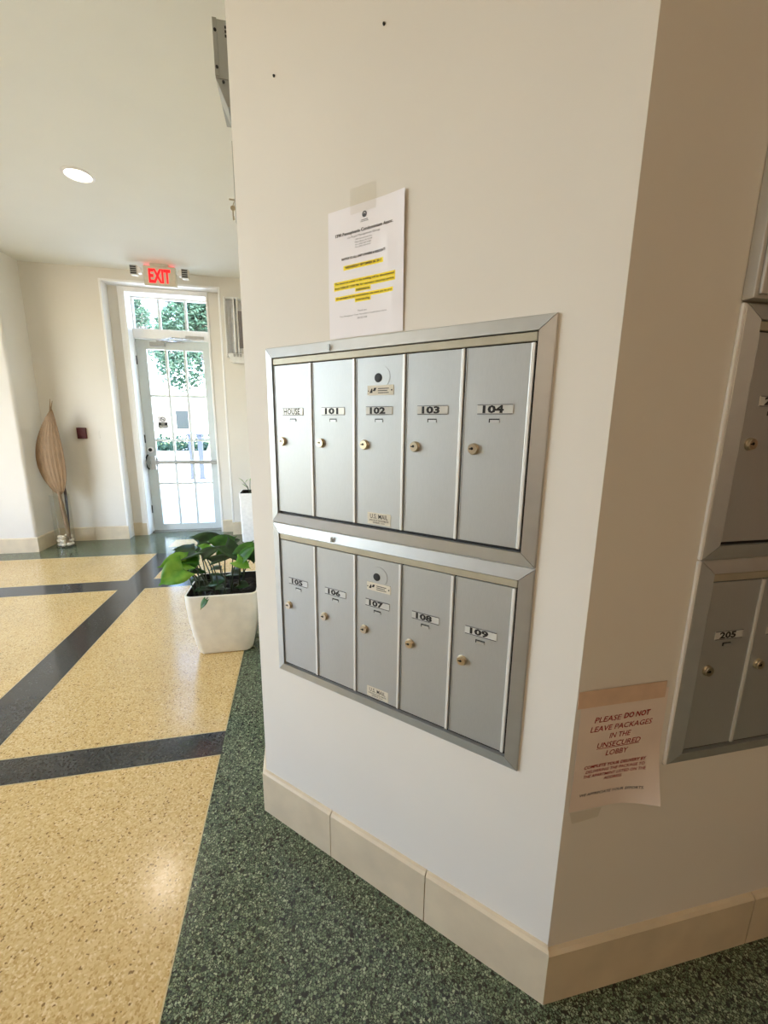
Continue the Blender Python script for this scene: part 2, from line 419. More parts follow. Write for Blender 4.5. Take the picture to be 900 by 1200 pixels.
bl = base_root('baseboard_left', (0, YL, 0), 0)
base_run(bl, LX, XL, [-3.9, -3.35], .158, ext1=BT)
bh = base_root('baseboard_hall', (Ec.x, 0, 0), math.radians(-90))
base_run(bh, -YF, -Ec.y, [-4.4, -3.4, -2.4], .158, ext1=k45)

# niche trim (white painted reveal boards)
tr = MB()
tr.box(NX0, NX0+.022, YF-.006, YN, .0, NZ); tr.box(NX1-.022, NX1, YF-.006, YN, 0, NZ); tr.box(NX0+.022, NX1-.022, YF-.006, YN, NZ-.022, NZ)
struct(tr.obj('trim_1', M['white_trim'], bevel=.004))

# ------------------------------------------------------------------ entrance door and transom
d1 = struct(empty('door_1', (-1.4, YD, 0)))
ox = 1.4
fm = MB()
JW = .022
fm.box(DX0+ox, DX0+JW+ox, YN-YD-.012, .05, 0, DZ); fm.box(DX1-JW+ox, DX1+ox, YN-YD-.012, .05, 0, DZ); fm.box(DX0+JW+ox, DX1-JW+ox, YN-YD-.012, .05, DZ-.022, DZ)
fm.box(DX0+ox+JW, DX1-JW+ox, -.035, .05, 2.388, 2.492)
fm.box(DX0+ox-.05, DX0+ox, YN-YD-.012, YN-YD, 0, DZ+.05); fm.box(DX0+ox, DX1+ox, YN-YD-.012, YN-YD, DZ, DZ+.03)
fm.obj('door_frame', M['white_trim'], d1, bevel=.003)
MB().box(DX0+ox+JW, DX1-JW+ox, -.06, .06, 0, .012).obj('threshold', M['steel'], d1)
L0, L1 = DX0+ox+JW+.003, DX1+ox-JW-.003
G0, G1, GZ0, GZ1 = -1.737+ox, -1.097+ox, .095, 2.273
lf = MB()
lf.box(L0, G0, 0, .044, .014, 2.383); lf.box(G1, L1, 0, .044, .014, 2.383); lf.box(G0, G1, 0, .044, .014, GZ0); lf.box(G0, G1, 0, .044, GZ1, 2.383)
leaf = lf.obj('door_leaf', M['door_paint'], d1, bevel=.003)
mx = [-1.523+ox, -1.309+ox]; mz = [.628, 1.183, 1.727]
for x in mx: MB().box(x-.013, x+.013, .004, .040, GZ0, GZ1).obj('muntin', M['door_paint'], d1)
for z in mz: MB().box(G0, G1, .006, .038, z-.013, z+.013).obj('muntin', M['door_paint'], d1)
exx = [G0]+mx+[G1]; ezz = [GZ0]+mz+[GZ1]
for i in range(3):
    for j in range(4): MB().box(exx[i]+.011, exx[i+1]-.011, .019, .024, ezz[j]+.011, ezz[j+1]-.011).obj('pane', M['glass'], d1)
pb = MB(); pb.box(L0+.05, L1-.01, -.075, -.035, .885, .930); pb.box(L0+.05, L0+.13, -.035, 0, .86, .955); pb.box(L1-.10, L1-.03, -.035, 0, .88, .935)
pb.box(L0+.06, L0+.115, -.08, -.03, .82, .99)
pb.obj('push_bar', M['steel'], d1, bevel=.004)
MB().lathe([(.036,0),(.036,-.012),(.030,-.018),(.0,-.018)], (-1.800+ox, 0, 1.064), 'y', 20).obj('lock_rose', M['white_plastic'], d1)
MB().lathe([(.022,-.017),(.020,-.030),(.0,-.031)], (-1.800+ox, 0, 1.064), 'y', 16).obj('lock_cylinder', M['black'], d1)
MB().tube([(L0+.012,-.002,1.0),(L0+.006,-.045,.975),(L0+.004,-.055,.91),(L0+.006,-.045,.845),(L0+.012,-.002,.82)], .008, 8).obj('pull_handle', M['ink'], d1)
MB().box(-1.685+ox, -1.515+ox, -.04, 0, 2.305, 2.352).obj('door_closer', M['steel'], d1, bevel=.005)
ca = MB(); ca.tube([(-1.56+ox,-.05,2.37),(-1.40+ox,-.16,2.385),(-1.22+ox,-.06,2.40)], .011, 8); ca.box(-1.27+ox,-1.06+ox,-.06,-.035,2.40,2.435); ca.box(-1.60+ox,-1.30+ox,-.055,-.04,2.352,2.372)
ca.obj('closer_arm', M['chrome'], d1)
for z in (.3, 1.2, 2.14): MB().lathe([(.010,-.05),(.010,.05)], (L0-.004, -.010, z), 'z', 8).obj('hinge', M['ink'], d1)

w1 = struct(empty('window_1', (-1.4, YD, 2.492)))
T0, T1, TZ = DX0+ox+JW, DX1+ox-JW, DZ-.022-2.492
f = MB(); f.box(T0, T0+.016, 0, .045, 0, TZ); f.box(T1-.016, T1, 0, .045, 0, TZ); f.box(T0+.016, T1-.016, 0, .045, 0, .014); f.box(T0+.016, T1-.016, 0, .045, TZ-.016, TZ)
f.obj('window_frame', M['white_trim'], w1)
tx = [-1.560+ox, -1.262+ox]; te = [T0+.016]+tx+[T1-.016]
for x in tx: MB().box(x-.013, x+.013, .004, .040, .014, TZ-.016).obj('muntin', M['door_paint'], w1)
for i in range(3): MB().box(te[i]+(.010 if i else 0), te[i+1]-(.010 if i<2 else 0), .019, .024, .014, TZ-.016).obj('pane', M['glass'], w1)

# no smoking sticker on the glass
ns = tag(empty('no_smoking_sign', (-1.632, YD+.0185, 1.327)), 'black and white no smoking sticker on the entrance door glass', 'sign')
MB().box(-.057, .057, -.001, 0, 0, .156).obj('sticker', M['paper'], ns)
s = MB(); s.box(-.055, .055, -.0016, -.001, .018, .076)
s.obj('black_band', M['ink'], ns)
s = MB()
def ring(mb, cx, cz, r0, r1, y, seg=24):
    pts = []; fs = []
    for k in range(seg):
        a = 2*math.pi*k/seg
        pts += [(cx+r0*math.cos(a), y, cz+r0*math.sin(a)), (cx+r1*math.cos(a), y, cz+r1*math.sin(a))]
    for k in range(seg): n2 = (k+1) % seg; fs.append((2*k, 2*k+1, 2*n2+1, 2*n2))
    mb.poly(pts, fs)
ring(s, 0, .115, .022, .029, -.0014)
s.poly([(-.020,-.0015,.131),(-.016,-.0015,.135),(.020,-.0015,.099),(.016,-.0015,.095)], [(0,1,2,3)])
s.box(-.014, .016, -.0015, -.0012, .112, .118)
s.obj('symbol', M['ink'], ns)
s = MB(); put_text(s, 'NO', 0, .050, -.0018, height=.018, align='c', bold=.02); put_text(s, 'SMOKING', 0, .024, -.0018, width=.086, height=.018, align='c', bold=.02)
s.obj('lettering', M['label'], ns)
s = MB(); s.box(-.05, .05, -.0014, -.001, .005, .010); s.obj('small_print', M['grey_ink'], ns)

# ------------------------------------------------------------------ mailbox panels
PW = .768; PITCH = .1405
def mailbox_panel(loc, rz, H_, rows, centre, caulk=False):
    root = empty('mailbox_panel', loc, rz)
    x0, x1 = -PW/2, PW/2
    FW, FB = .028, .030
    # mitred frame rails
    ix0, ix1, iz0, iz1 = x0+FB, x1-FB, .030, H_-.028
    O = [(x0,0),(x1,0),(x1,H_),(x0,H_)]; I = [(ix0,iz0),(ix1,iz0),(ix1,iz1),(ix0,iz1)]
    lip = [((o[0]*.93+i[0]*.07), (o[1]*.93+i[1]*.07)) for o, i in zip(O, I)]
    g = .0007
    for k in range(4):
        j = (k+1) % 4
        d = Vector((O[j][0]-O[k][0], O[j][1]-O[k][1])).normalized()*g
        def P(q, y, s): return (q[k if s == 0 else j][0]+(d.x if s == 0 else -d.x), y, q[k if s == 0 else j][1]+(d.y if s == 0 else -d.y))
        prof = [(O, 0), (O, -.0045), (lip, -.0060), (I, -.0125), (I, 0)]
        a = [P(q, y, 0) for q, y in prof]; b = [P(q, y, 1) for q, y in prof]; n = len(prof)
        MB().poly(a+b, [tuple(range(n)), tuple(range(2*n-1, n-1, -1))]+[(i, i+n, (i+1) % n+n, (i+1) % n) for i in range(n)]).obj('frame_rail', M['alu_frame'], root)
    MB().box(ix0, ix1, -.0025, -.0005, iz0, iz1).obj('backing', M['black'], root)
    MB().box(ix0+.002, ix1-.002, -.0095, -.0025, H_-.0465, H_-.0300).obj('header_strip', M['strip'], root, bevel=.0015)
    cl = MB(); cl.box(-.152, -.146, -.0165, -.013, H_-.024, H_-.010); cl.obj('clip', M['steel'], root)
    dz0, dz1 = .0375, H_-.049
    for i, num in enumerate(rows):
        a = -.3512+i*PITCH+.0018; b = a+PITCH-.0036
        dm = MB(); dm.box(a, b-.0075, -.0085, -.003, dz0, dz1)
        dm.box(a, a+.0022, -.0098, -.0085, dz0, dz1)
        door = dm.obj('mailbox_door', M['alu'], root, bevel=.0009, bseg=1)
        MB().box(b-.0070, b, -.0115, -.003, dz0, dz1).obj('hinge_flange', M['highlit_edge'], door, bevel=.0012)
        yf = -.0085
        px0, pz0 = a+.029, H_-.181
        pl = MB(); pl.box(px0, px0+.075, yf-.0018, yf, pz0, pz0+.0185)
        pl.obj('number_plate', M['plate'], door, bevel=.0006, bseg=1)
        nm = MB(); nm.box(px0+.001, px0+.074, yf-.0026, yf-.0018, pz0-.0006, pz0+.0008); nm.box(px0+.001, px0+.074, yf-.0026, yf-.0018, pz0+.0178, pz0+.0190)
        nm.obj('plate_rim', M['grey_ink'], door)
        if num:
            nm = MB(); tw = (.044 if len(num) == 3 else .029) if num != 'HOUSE' else .060
            put_text(nm, num, px0+.012 if num != 'HOUSE' else px0+.005, pz0+.0014, yf-.0022, width=tw, height=.0160, bold=.045 if num != 'HOUSE' else .02)
            nm.obj('number', M['ink'], door)
        sl = MB(); cx = px0+.037; sz = H_-.1945
        sl.box(cx-.011, cx+.011, yf-.0006, yf, sz-.004, sz+.004, 0); sl.box(cx-.008, cx+.011, yf-.0022, yf-.0006, sz-.004, sz+.0015, 1)
        sl.obj('finger_slot', [M['black'], M['alu_frame']], door)
        lc = (a+.0255, 0, H_-.2535)
        lk = MB()
        lk.lathe([(.0122,yf),(.0122,yf-.0030),(.0112,yf-.0040),(.0106,yf-.0040),(.0106,yf-.0078),(.0100,yf-.0085),(0,yf-.0085)], lc, 'y', 24, 0)
        lk.lathe([(.0030,yf-.0084),(.0030,yf-.0092),(0,yf-.0092)], (lc[0]-.001, 0, lc[2]+.001), 'y', 10, 1); lk.box(lc[0]-.0075, lc[0]-.001, yf-.0092, yf-.0084, lc[2]-.0008, lc[2]+.0016, 1)
        lk.obj('lock', [M['nickel'], M['black']], door)
        if i == 2 and centre:
            cx = a+.064; cz = H_-.0965
            c = MB(); c.lathe([(.0105,yf),(.0105,yf-.0015),(.008,yf-.002),(0,yf-.002)], (cx, 0, cz), 'y', 20)
            c.obj('carrier_lock', M['black'], door)
            c = MB(); c.lathe([(.026,yf),(.026,yf-.0009),(.0,yf-.0009)], (cx+.006, 0, cz+.002), 'y', 28); c.obj('lock_plate', M['alu'], door)
            lb = MB(); lx = a+.0335; lz = H_-.136
            lb.box(lx, lx+.073, yf-.0012, yf, lz, lz+.0225); lb.obj('maker_label', M['label'], door)
            lt = MB(); lt.poly([(lx+.006,yf-.0016,lz+.0055),(lx+.012,yf-.0016,lz+.0155),(lx+.0145,yf-.0016,lz+.0155),(lx+.0145,yf-.0016,lz+.0055)], [(0,1,2,3)])
            lt.poly([(lx+.0155,yf-.0016,lz+.0055),(lx+.0155,yf-.0016,lz+.0095),(lx+.022,yf-.0016,lz+.0095),(lx+.026,yf-.0016,lz+.0170),(lx+.019,yf-.0016,lz+.0170),(lx+.017,yf-.0016,lz+.012),(lx+.0155,yf-.0016,lz+.012)], [(0,1,2,3,4,5,6)])
            for q in range(3): lt.box(lx+.030, lx+.060-.004*(q % 2), yf-.0016, yf-.0012, lz+.0045+q*.0048, lz+.0062+q*.0048)
            lt.lathe([(.0018,yf-.0012),(.0018,yf-.0022),(0,yf-.0022)], (lx+.068, 0, lz+.011), 'y', 8); lt.lathe([(.0014,yf-.0012),(.0014,yf-.0022),(0,yf-.0022)], (lx+.003, 0, lz+.010), 'y', 8)
            lt.obj('maker_print', M['ink'], door)
            ux = a+.0345; uz = .0415
            ub = MB(); ub.box(ux, ux+.069, yf-.0010, yf, uz, uz+.030); ub.obj('postal_label', M['label'], door)
            ut = MB(); put_text(ut, 'U.S. MAIL', ux+.0345, uz+.0155, yf-.0014, width=.052, height=.0115, align='c', bold=.004)
            put_text(ut, 'APPROVED BY THE POSTMASTER', ux+.0345, uz+.0085, yf-.0014, width=.058, height=.0040, align='c', bold=.01)
            put_text(ut, 'GENERAL  U.S.A.', ux+.0345, uz+.0030, yf-.0014, width=.036, height=.0038, align='c', bold=.01)
            ut.obj('postal_print', M['ink'], door)
    if caulk:
        MB().box(x0-.008, x0, -.006, 0, 0, H_).obj('caulk_strip', M['white_trim'], root, bevel=.002)
    return root
def onA(x, z, y=0): p = OA - dA*x - nA*(-y)*-1 if False else OA - dA*x + nA*y; return (p.x, p.y, z)
GM = 'recessed mailbox panels'
tag(mailbox_panel(onA(-.495, 1.104), RZA, .494, ['HOUSE','101','102','103','104'], True), 'upper aluminium mailbox panel on the pale angled wall, doors HOUSE to 104', 'mailbox', GM)
tag(mailbox_panel(onA(-.495, .610), RZA, .492, ['105','106','107','108','109'], True), 'lower aluminium mailbox panel on the pale angled wall, doors 105 to 109', 'mailbox', GM)
tag(mailbox_panel((OB.x+.257+PW/2, YB, 1.128), 0, .489, ['20', '', '', '', ''], False, True), 'upper mailbox panel in shade on the right wall, under the grey cabinet', 'mailbox', GM)
tag(mailbox_panel((OB.x+.257+PW/2, YB, .637), 0, .489, ['205', '206', '', '', ''], False, True), 'lower mailbox panel in shade on the right wall, with door 205', 'mailbox', GM)

# grey metal cabinet above the right panels
gc = tag(empty('wall_cabinet', (OB.x+.248+.4, YB, 1.620)), 'grey sheet metal cabinet on the right wall above the upper mailbox panel', 'cabinet')
MB().box(-.4, .4, -.022, 0, 0, .62).obj('case', M['grey_paint'], gc, bevel=.002)
MB().box(-.392, .392, -.028, -.022, .006, .614).obj('cover', M['grey_paint'], gc, bevel=.002)

# ------------------------------------------------------------------ notice on the angled wall
nt_ = tag(empty('paper_notice', onA(-.545, 1.601), RZA), 'white printed notice with yellow highlighted lines taped above the mailboxes', 'notice')
def sheet(W, Hh, bend, name, mat, root, nx=18, nz=24):
    mb = MB(); pts = []; fs = []
    for j in range(nz+1):
        for i in range(nx+1):
            x = -W/2+W*i/nx; z = Hh*j/nz; pts.append((x, bend(x, z), z))
    for j in range(nz):
        for i in range(nx): a = j*(nx+1)+i; fs.append((a, a+1, a+nx+2, a+nx+1))
    n = len(pts); w1 = nx+1
    pts += [(x, y+.0003, z) for x, y, z in pts]; fs += [tuple(n+q for q in f[::-1]) for f in fs]
    rim = list(range(nx+1))+[w1*j+nx for j in range(1, nz+1)]+[w1*nz+i for i in range(nx-1, -1, -1)]+[w1*j for j in range(nz-1, 0, -1)]
    fs += [(rim[k], n+rim[k], n+rim[(k+1) % len(rim)], rim[(k+1) % len(rim)]) for k in range(len(rim))]
    mb.poly(pts, fs); o = mb.obj(name, mat, root)
    for p in o.data.polygons: p.use_smooth = True
    return o
def bendA(x, z):
    u = (x+.1055)/.211; v = z/.281
    y = -.0012-.0010*math.sin(v*math.pi)
    y -= .022*max(0, u-.70)**1.3*(.25+.75*v)
    y -= .004*math.exp(-((u-.80)/.05)**2-((v-.62)/.10)**2) + .003*math.exp(-((u-.86)/.05)**2-((v-.22)/.12)**2)
    return y
sheet(.211, .281, bendA, 'sheet', M['paper'], nt_)
X0 = .545; Z0 = 1.601
def nline(mat, body, xl, xr, z, h, bold=0):
    mb = MB(); put_text(mb, body, xl+X0, z-Z0, -.0008, width=xr-xl, height=h, bold=bold, bend=lambda x, zz: bendA(x, zz))
    mb.obj('printed_line', mat, nt_)
nline(M['ink'], '1390 Pennsylvania Condominium Assoc.', -.628, -.468, 1.8225, .0090, .022)
nline(M['ink'], 'NOTICE TO ALL UNIT OWNERS & RESIDENTS', -.610, -.486, 1.7725, .0052, .03)
nline(M['ink'], 'WEDNESDAY SEPTEMBER 06, 2017', -.600, -.497, 1.7525, .0060, .03)
nline(M['ink'], 'The electrical power in the building will be disconnected', -.631, -.464, 1.7205, .0058, .028)
nline(M['ink'], 'from 9AM till 12:00 PM, for necessary electrical service', -.631, -.464, 1.7105, .0058, .028)
nline(M['ink'], 'maintenance.', -.568, -.529, 1.7015, .0052, .028)
nline(M['ink'], 'We apologize for the inconvenience, and thank you for your', -.628, -.468, 1.6880, .0056, .028)
nline(M['ink'], 'understanding.', -.569, -.529, 1.6790, .0056, .028)
nline(M['grey_ink'], 'c/o Royal Management Group', -.593, -.503, 1.8150, .0052)
nline(M['grey_ink'], '1390 Pennsylvania Ave', -.571, -.524, 1.8085, .0036); nline(M['grey_ink'], 'Miami Beach, FL 33139', -.571, -.524, 1.8030, .0036)
nline(M['grey_ink'], 'Tel. (305) 555-0100', -.571, -.527, 1.7975, .0036); nline(M['grey_ink'], 'Fax (305) 555-0101', -.570, -.528, 1.7925, .0036)
nline(M['grey_ink'], 'Thank you', -.564, -.538, 1.6550, .0045)
nline(M['grey_ink'], 'Your Management Team, Pennsylvania Condominium Assoc.', -.617, -.482, 1.6470, .0045); nline(M['grey_ink'], '305.555.0100', -.565, -.537, 1.6400, .0040)
def hl(x0, x1, z0, z1):
    b = MB(); n = 10; pts = []
    for i in range(n+1):
        x = x0+(x1-x0)*i/n+X0
        pts += [(x, bendA(x, z0-Z0)-.0004, z0-Z0), (x, bendA(x, z1-Z0)-.0004, z1-Z0)]
    b.poly(pts, [(2*i, 2*i+2, 2*i+3, 2*i+1) for i in range(n)])
    b.obj('highlighter_strip', M['hilite'], nt_)
hl(-.605, -.493, 1.7505, 1.7605); hl(-.634, -.461, 1.7185, 1.7285); hl(-.634, -.461, 1.7090, 1.7180); hl(-.571, -.527, 1.6998, 1.7085)
hl(-.631, -.466, 1.6865, 1.6955); hl(-.572, -.527, 1.6773, 1.6862)
b = MB()
ring(b, 0, 1.8580-Z0, .0035, .0065, bendA(0, .257)-.0006, 12)
b.poly([(-.004, bendA(0,.25)-.0007, .2535), (.004, bendA(0,.25)-.0007, .2535), (.0025, bendA(0,.25)-.0007, .2585), (-.0025, bendA(0,.25)-.0007, .2585)], [(0,1,2,3)])
b.box(-.009, .009, bendA(0,.25)-.0008, bendA(0,.25)-.0006, .2455, .2465); b.box(-.011, .011, bendA(0,.24)-.0008, bendA(0,.24)-.0006, .2425, .2432)
b.obj('emblem', M['grey_ink'], nt_)
MB().box(-.038, .032, -.0042, -.0036, .262, .314).obj('tape', M['tape'], nt_)

# ------------------------------------------------------------------ red lettered sign on the right wall
sg = tag(empty('delivery_sign', (OB.x+.124, YB, .553)), 'white sheet with red lettering taped on the right wall beside the corner', 'sign')
def bendB(x, z):
    u = (x+.108)/.216; v = z/.279
    y = -.002-.0010*math.sin(v*math.pi*1.0)
    y -= .075*max(0, u-.55)**1.5*max(0, .5-v)**1.3*3.0
    y -= .006*max(0, .25-u)*max(0, 1-abs(v-.35)*2)
    return y
sheet(.216, .285, bendB, 'sheet', M['paper2'], sg)
X0 = -.124; Z0 = .553
def sline(mat, body, xl, xr, z, h, bold=0, shear=.22):
    mb = MB(); put_text(mb, body, xl+X0, z-Z0, -.0009, width=xr-xl, height=h, bold=bold, shear=shear, bend=lambda x, zz: bendB(x, zz))
    mb.obj('printed_line', mat, sg)
sline(M['red_ink'], 'PLEASE', .052, .119, .7755, .0130, .004); sline(M['red_ink'], 'DO NOT', .124, .192, .7765, .0135, .03)
sline(M['red_ink'], 'LEAVE PACKAGES', .044, .200, .7535, .0130, .004); sline(M['red_ink'], 'IN THE', .094, .148, .7325, .0125, .004)
sline(M['red_ink'], 'UNSECURED', .066, .176, .7110, .0130, .004); MB().box(.066+X0, .174+X0, -.0034, -.0030, .7080-Z0, .7090-Z0).obj('underline', M['red_ink'], sg)
sline(M['red_ink'], 'LOBBY', .090, .147, .6895, .0130, .004)
sline(M['red_ink'], 'COMPLETE YOUR DELIVERY BY', .040, .198, .6625, .0078, .02); sline(M['red_ink'], 'DELIVERING THE PACKAGE TO', .045, .195, .6505, .0074, .008)
sline(M['red_ink'], 'THE APARTMENT LISTED ON THE', .041, .199, .6385, .0074, .008); sline(M['red_ink'], 'ADDRESS.', .094, .141, .6270, .0074, .008)
sline(M['grey_ink'], 'WE APPRECIATE YOUR EFFORTS.', .038, .197, .5905, .0070, .01)
MB().box(-.119, .098, -.0045, -.0038, .263, .303).obj('tape', M['tape_brown'], sg)
MB().poly([(-.106,-.003,.0),(-.025,-.003,-.002),(-.03,-.0012,-.028),(-.095,-.0012,-.034),(-.106,-.0036,.0),(-.025,-.0036,-.002),(-.03,-.0018,-.028),(-.095,-.0018,-.034)], [(0,1,2,3),(7,6,5,4),(0,4,5,1),(1,5,6,2),(2,6,7,3),(3,7,4,0)]).obj('tape', M['tape'], sg)

# ------------------------------------------------------------------ ceiling downlights
def downlight(x, y, lab, watts=45):
    o = tag(empty('ceiling_downlight', (x, y, ZC)), lab, 'light', 'recessed ceiling downlights')
    MB().lathe([(.098,0),(.098,-.004),(.088,-.009),(.080,-.008),(.078,-.001)], seg=32).obj('trim_ring', M['white_trim'], o)
    MB().lathe([(.0775,-.002),(.0775,-.004),(.0,-.004)], seg=32).obj('bulb_face', M['lamp_glow'], o)
    l = lamp('downlight_lamp', 'SPOT', watts, (0, 0, -.02), (0,0,0), (1, .88, .72), spot_size=math.radians(150), spot_blend=.8, shadow_soft_size=.07); l.parent = o
    return o
downlight(-1.39, 3.58, 'lit round downlight in the ceiling toward the entrance door', 22)
downlight(-1.39, .95, 'lit round downlight overhead, out of frame, in line with the first toward the photographer')

downlight(-1.39, -1.6, 'added lit round downlight overhead, out of frame, as fill for the right wall, farthest behind the photographer', 45)  # unseen downlight, added to warm the right wall
# ------------------------------------------------------------------ exit sign
ex = tag(empty('exit_sign', (-1.355, 5.22, ZC)), 'lit red EXIT sign with two lamp heads hung from the ceiling by the door', 'sign')
MB().box(-.09, .09, -.03, .03, -.022, 0).obj('canopy', M['beige_plastic'], ex, bevel=.004)
MB().box(-.157, .157, -.028, .028, -.215, -.022).obj('housing', M['beige_plastic'], ex, bevel=.006)
MB().box(-.150, .150, -.031, -.028, -.205, -.034).obj('face_plate', M['beige_plastic'], ex, bevel=.002)
b = MB(); put_text(b, 'EXIT', 0, -.190, -.0325, width=.215, height=.138, align='c', bold=.04)
b.obj('lettering', M['exit_red'], ex)
MB().box(-.150, .150, -.020, .020, -.0215, -.0185).obj('upper_lens', M['exit_red'], ex)
MB().box(-.156, .156, -.027, .027, -.2185, -.2155).obj('lower_lens', M['white_plastic'], ex)
for s_ in (-1, 1):
    h = MB(); h.tube([(s_*.157,0,-.075),(s_*.185,0,-.075)], .012, 8); h.box(min(s_*.185, s_*.215), max(s_*.185, s_*.215), -.03, .03, -.105, -.045)
    hd = h.obj('lamp_bracket', M['white_plastic'], ex, bevel=.003)
    l = MB(); l.box(min(s_*.215, s_*.285), max(s_*.215, s_*.285), -.035, .03, -.125, -.03); l.obj('lamp_head', M['beige_plastic'], ex, bevel=.006)
    l = MB(); l.box(min(s_*.219, s_*.281), max(s_*.219, s_*.281), -.038, -.035, -.120, -.035)
    g_ = l.obj('lamp_face', M['steel'], ex)
    l = MB()
    for q in range(4): l.box(min(s_*.223, s_*.277), max(s_*.223, s_*.277), -.0395, -.038, -.115+q*.02, -.104+q*.02)
    l.obj('lamp_grille', M['black'], g_)

# ------------------------------------------------------------------ wall sconce right of the door
so = tag(empty('wall_sconce', (-.645, YF, 2.10)), 'tall clear acrylic wall sconce right of the entrance door', 'light')
MB().box(-.085, .10, -.02, 0, .02, .72).obj('back_plate', M['white_plastic'], so, bevel=.004)
def half_shell(r, z0, z1, th, seg=18, y0=-.02):
    mb = MB(); pts = []; n = seg+1
    for rr in (r, r-th):
        for k in range(n):
            a = math.pi*k/seg; pts += [(-rr*math.cos(a), y0-rr*math.sin(a), z0), (-rr*math.cos(a), y0-rr*math.sin(a), z1)]
    fs = []
    for k in range(seg):
        fs.append((2*k, 2*k+2, 2*k+3, 2*k+1)); q = 2*n; fs.append((q+2*k+1, q+2*k+3, q+2*k+2, q+2*k))
        fs.append((2*k, q+2*k, q+2*k+2, 2*k+2)); fs.append((2*k+1, 2*k+3, q+2*k+3, q+2*k+1))
    mb.poly(pts, fs); return mb
half_shell(.10, .10, .70, .006).obj('clear_shade', M['acrylic'], so)
half_shell(.055, .12, .60, .004).obj('diffuser', M['diffuser'], so)
MB().box(.045, .10, -.125, -.118, .16, .56).obj('perforated_panel', M['perforated'], so)
for x in (-.10, .0, .035): MB().box(x-.005, x+.005, -.128, -.02, .06, .70).obj('rib', M['white_plastic'], so)
half_shell(.104, .69, .705, .10).obj('top_cap', M['diffuser'], so)
b = MB(); b.poly([(-.10,-.02,.10),(.10,-.02,.10),(.10,-.125,.10),(-.10,-.125,.10),(-.05,-.02,.0),(.10,-.02,.0),(.10,-.07,.0),(-.05,-.07,.0)], [(0,1,2,3),(7,6,5,4),(0,4,5,1),(1,5,6,2),(2,6,7,3),(3,7,4,0)]); b.obj('bottom_bracket', M['diffuser'], so)
MB().box(-.03, .06, -.128, -.06, .065, .095).obj('lamp_holder', M['steel'], so)

lb = MB().lathe([(.012,.14),(.016,.16),(.016,.52),(.012,.54)], (0,-.045,0), seg=12).obj('lamp_tube', M['white_plastic'], so)
# two added, unseen copies of the sconce, as warm fill on the right wall
for i, (x, lab) in enumerate(((-1.3, 'added lit acrylic wall sconce for warm fill on the brown back wall, out of frame, nearer the window side'), (1.0, 'added lit acrylic wall sconce for warm fill on the brown back wall, out of frame, nearer the right end'))):
    c = copy_tree(so); c.location = (x, RY, 1.75); c.rotation_euler = (0, 0, math.pi); c['label'] = lab; c['group'] = 'wall sconces'
    l = lamp('fill_sconce_lamp', 'POINT', 48, (0, -.20, .40), color=(1, .76, .52), shadow_soft_size=.12); l.parent = c
so['group'] = 'wall sconces'

# ------------------------------------------------------------------ fixtures on the hall wall, seen past the edge
hx = Ec.x
db = tag(empty('steel_box', (hx, 1.87, 2.53)), 'grey steel box high on the hall wall past the edge', 'metal box')
b = MB()
b.poly([(0,0,.085),(-.102,0,.085),(-.102,0,.262),(0,0,.262),(0,.26,.085),(-.102,.26,.085),(-.102,.26,.262),(0,.26,.262)], [(0,1,2,3),(7,6,5,4),(0,4,5,1),(1,5,6,2),(2,6,7,3),(3,7,4,0)])
b.obj('case', M['steel'], db, bevel=.002)
b = MB(); b.poly([(0,0,.0),(-.066,0,.0),(-.102,0,.084),(0,0,.084),(0,.12,.0),(-.066,.12,.0),(-.102,.12,.084),(0,.12,.084)], [(0,1,2,3),(7,6,5,4),(0,4,5,1),(1,5,6,2),(2,6,7,3),(3,7,4,0)])
b.obj('lower_bracket', M['steel'], db, bevel=.002)
MB().box(-.102, -.088, -.004, 0, .09, .262).obj('folded_flange', M['steel'], db)
for z in (.215, .228, .241): MB().box(-.062, -.044, -.001, 0, z-.004, z+.004).obj('vent_slot', M['black'], db)
for x, z in ((-.094,.225),(-.094,.115),(-.075,.072),(-.05,.072),(-.045,.012)): MB().lathe([(.005,-.004),(.005,-.007),(0,-.008)], (x,0,z), 'y', 8).obj('screw', M['ink'], db)
kc = tag(empty('key_cabinet', (hx, 1.86, 2.15)), 'shallow white key cabinet on the hall wall just past the edge', 'cabinet')
MB().box(-.048, 0, 0, .25, 0, .27).obj('case', M['white_trim'], kc, bevel=.002)
MB().box(-.058, -.0485, 0, .25, 0, .27).obj('cabinet_door', M['steel'], kc, bevel=.002)
MB().lathe([(.009,-.058),(.009,-.066),(0,-.066)], (0,.06,.075), 'x', 12).obj('cam_lock', M['nickel'], kc)
ky = tag(empty('key', (hx-.073, 1.92, 2.222)), 'small metal key hanging from the cabinet lock', 'key')
b = MB(); b.lathe([(.009,-.002),(.009,.002),(0,.002)], (0,0,0), 'y', 14); b.box(-.0022,.0022,-.0015,.0015,-.042,-.007); b.box(.002,.006,-.0015,.0015,-.04,-.036); b.box(.002,.005,-.0015,.0015,-.032,-.029); b.tube([(0,0,.006),(.004,.004,.022),(.010,.006,.030)], .0015, 6)
b.tube([(.016,.004,.030),(-.012,.0,.030)], .003, 6)
b.obj('blade', M['nickel'], ky)

# ------------------------------------------------------------------ small plates on the front wall
cp = tag(empty('alarm_box', (-2.395, YF, 1.210)), 'small dark red alarm box on the front wall right of the palm', 'alarm')
MB().box(-.046, .046, -.035, 0, 0, .125).obj('case', M['red_box'], cp, bevel=.005)
MB().box(-.030, .030, -.040, -.035, .035, .095).obj('call_point', M['red_box'], cp, bevel=.003)
wp = tag(empty('wall_plate', (-2.265, YF, 1.210)), 'blank wall plate painted like the wall, beside the red alarm box', 'plate')
MB().box(-.045, .045, -.006, 0, 0, .09).obj('cover', M['wall'], wp, bevel=.002)

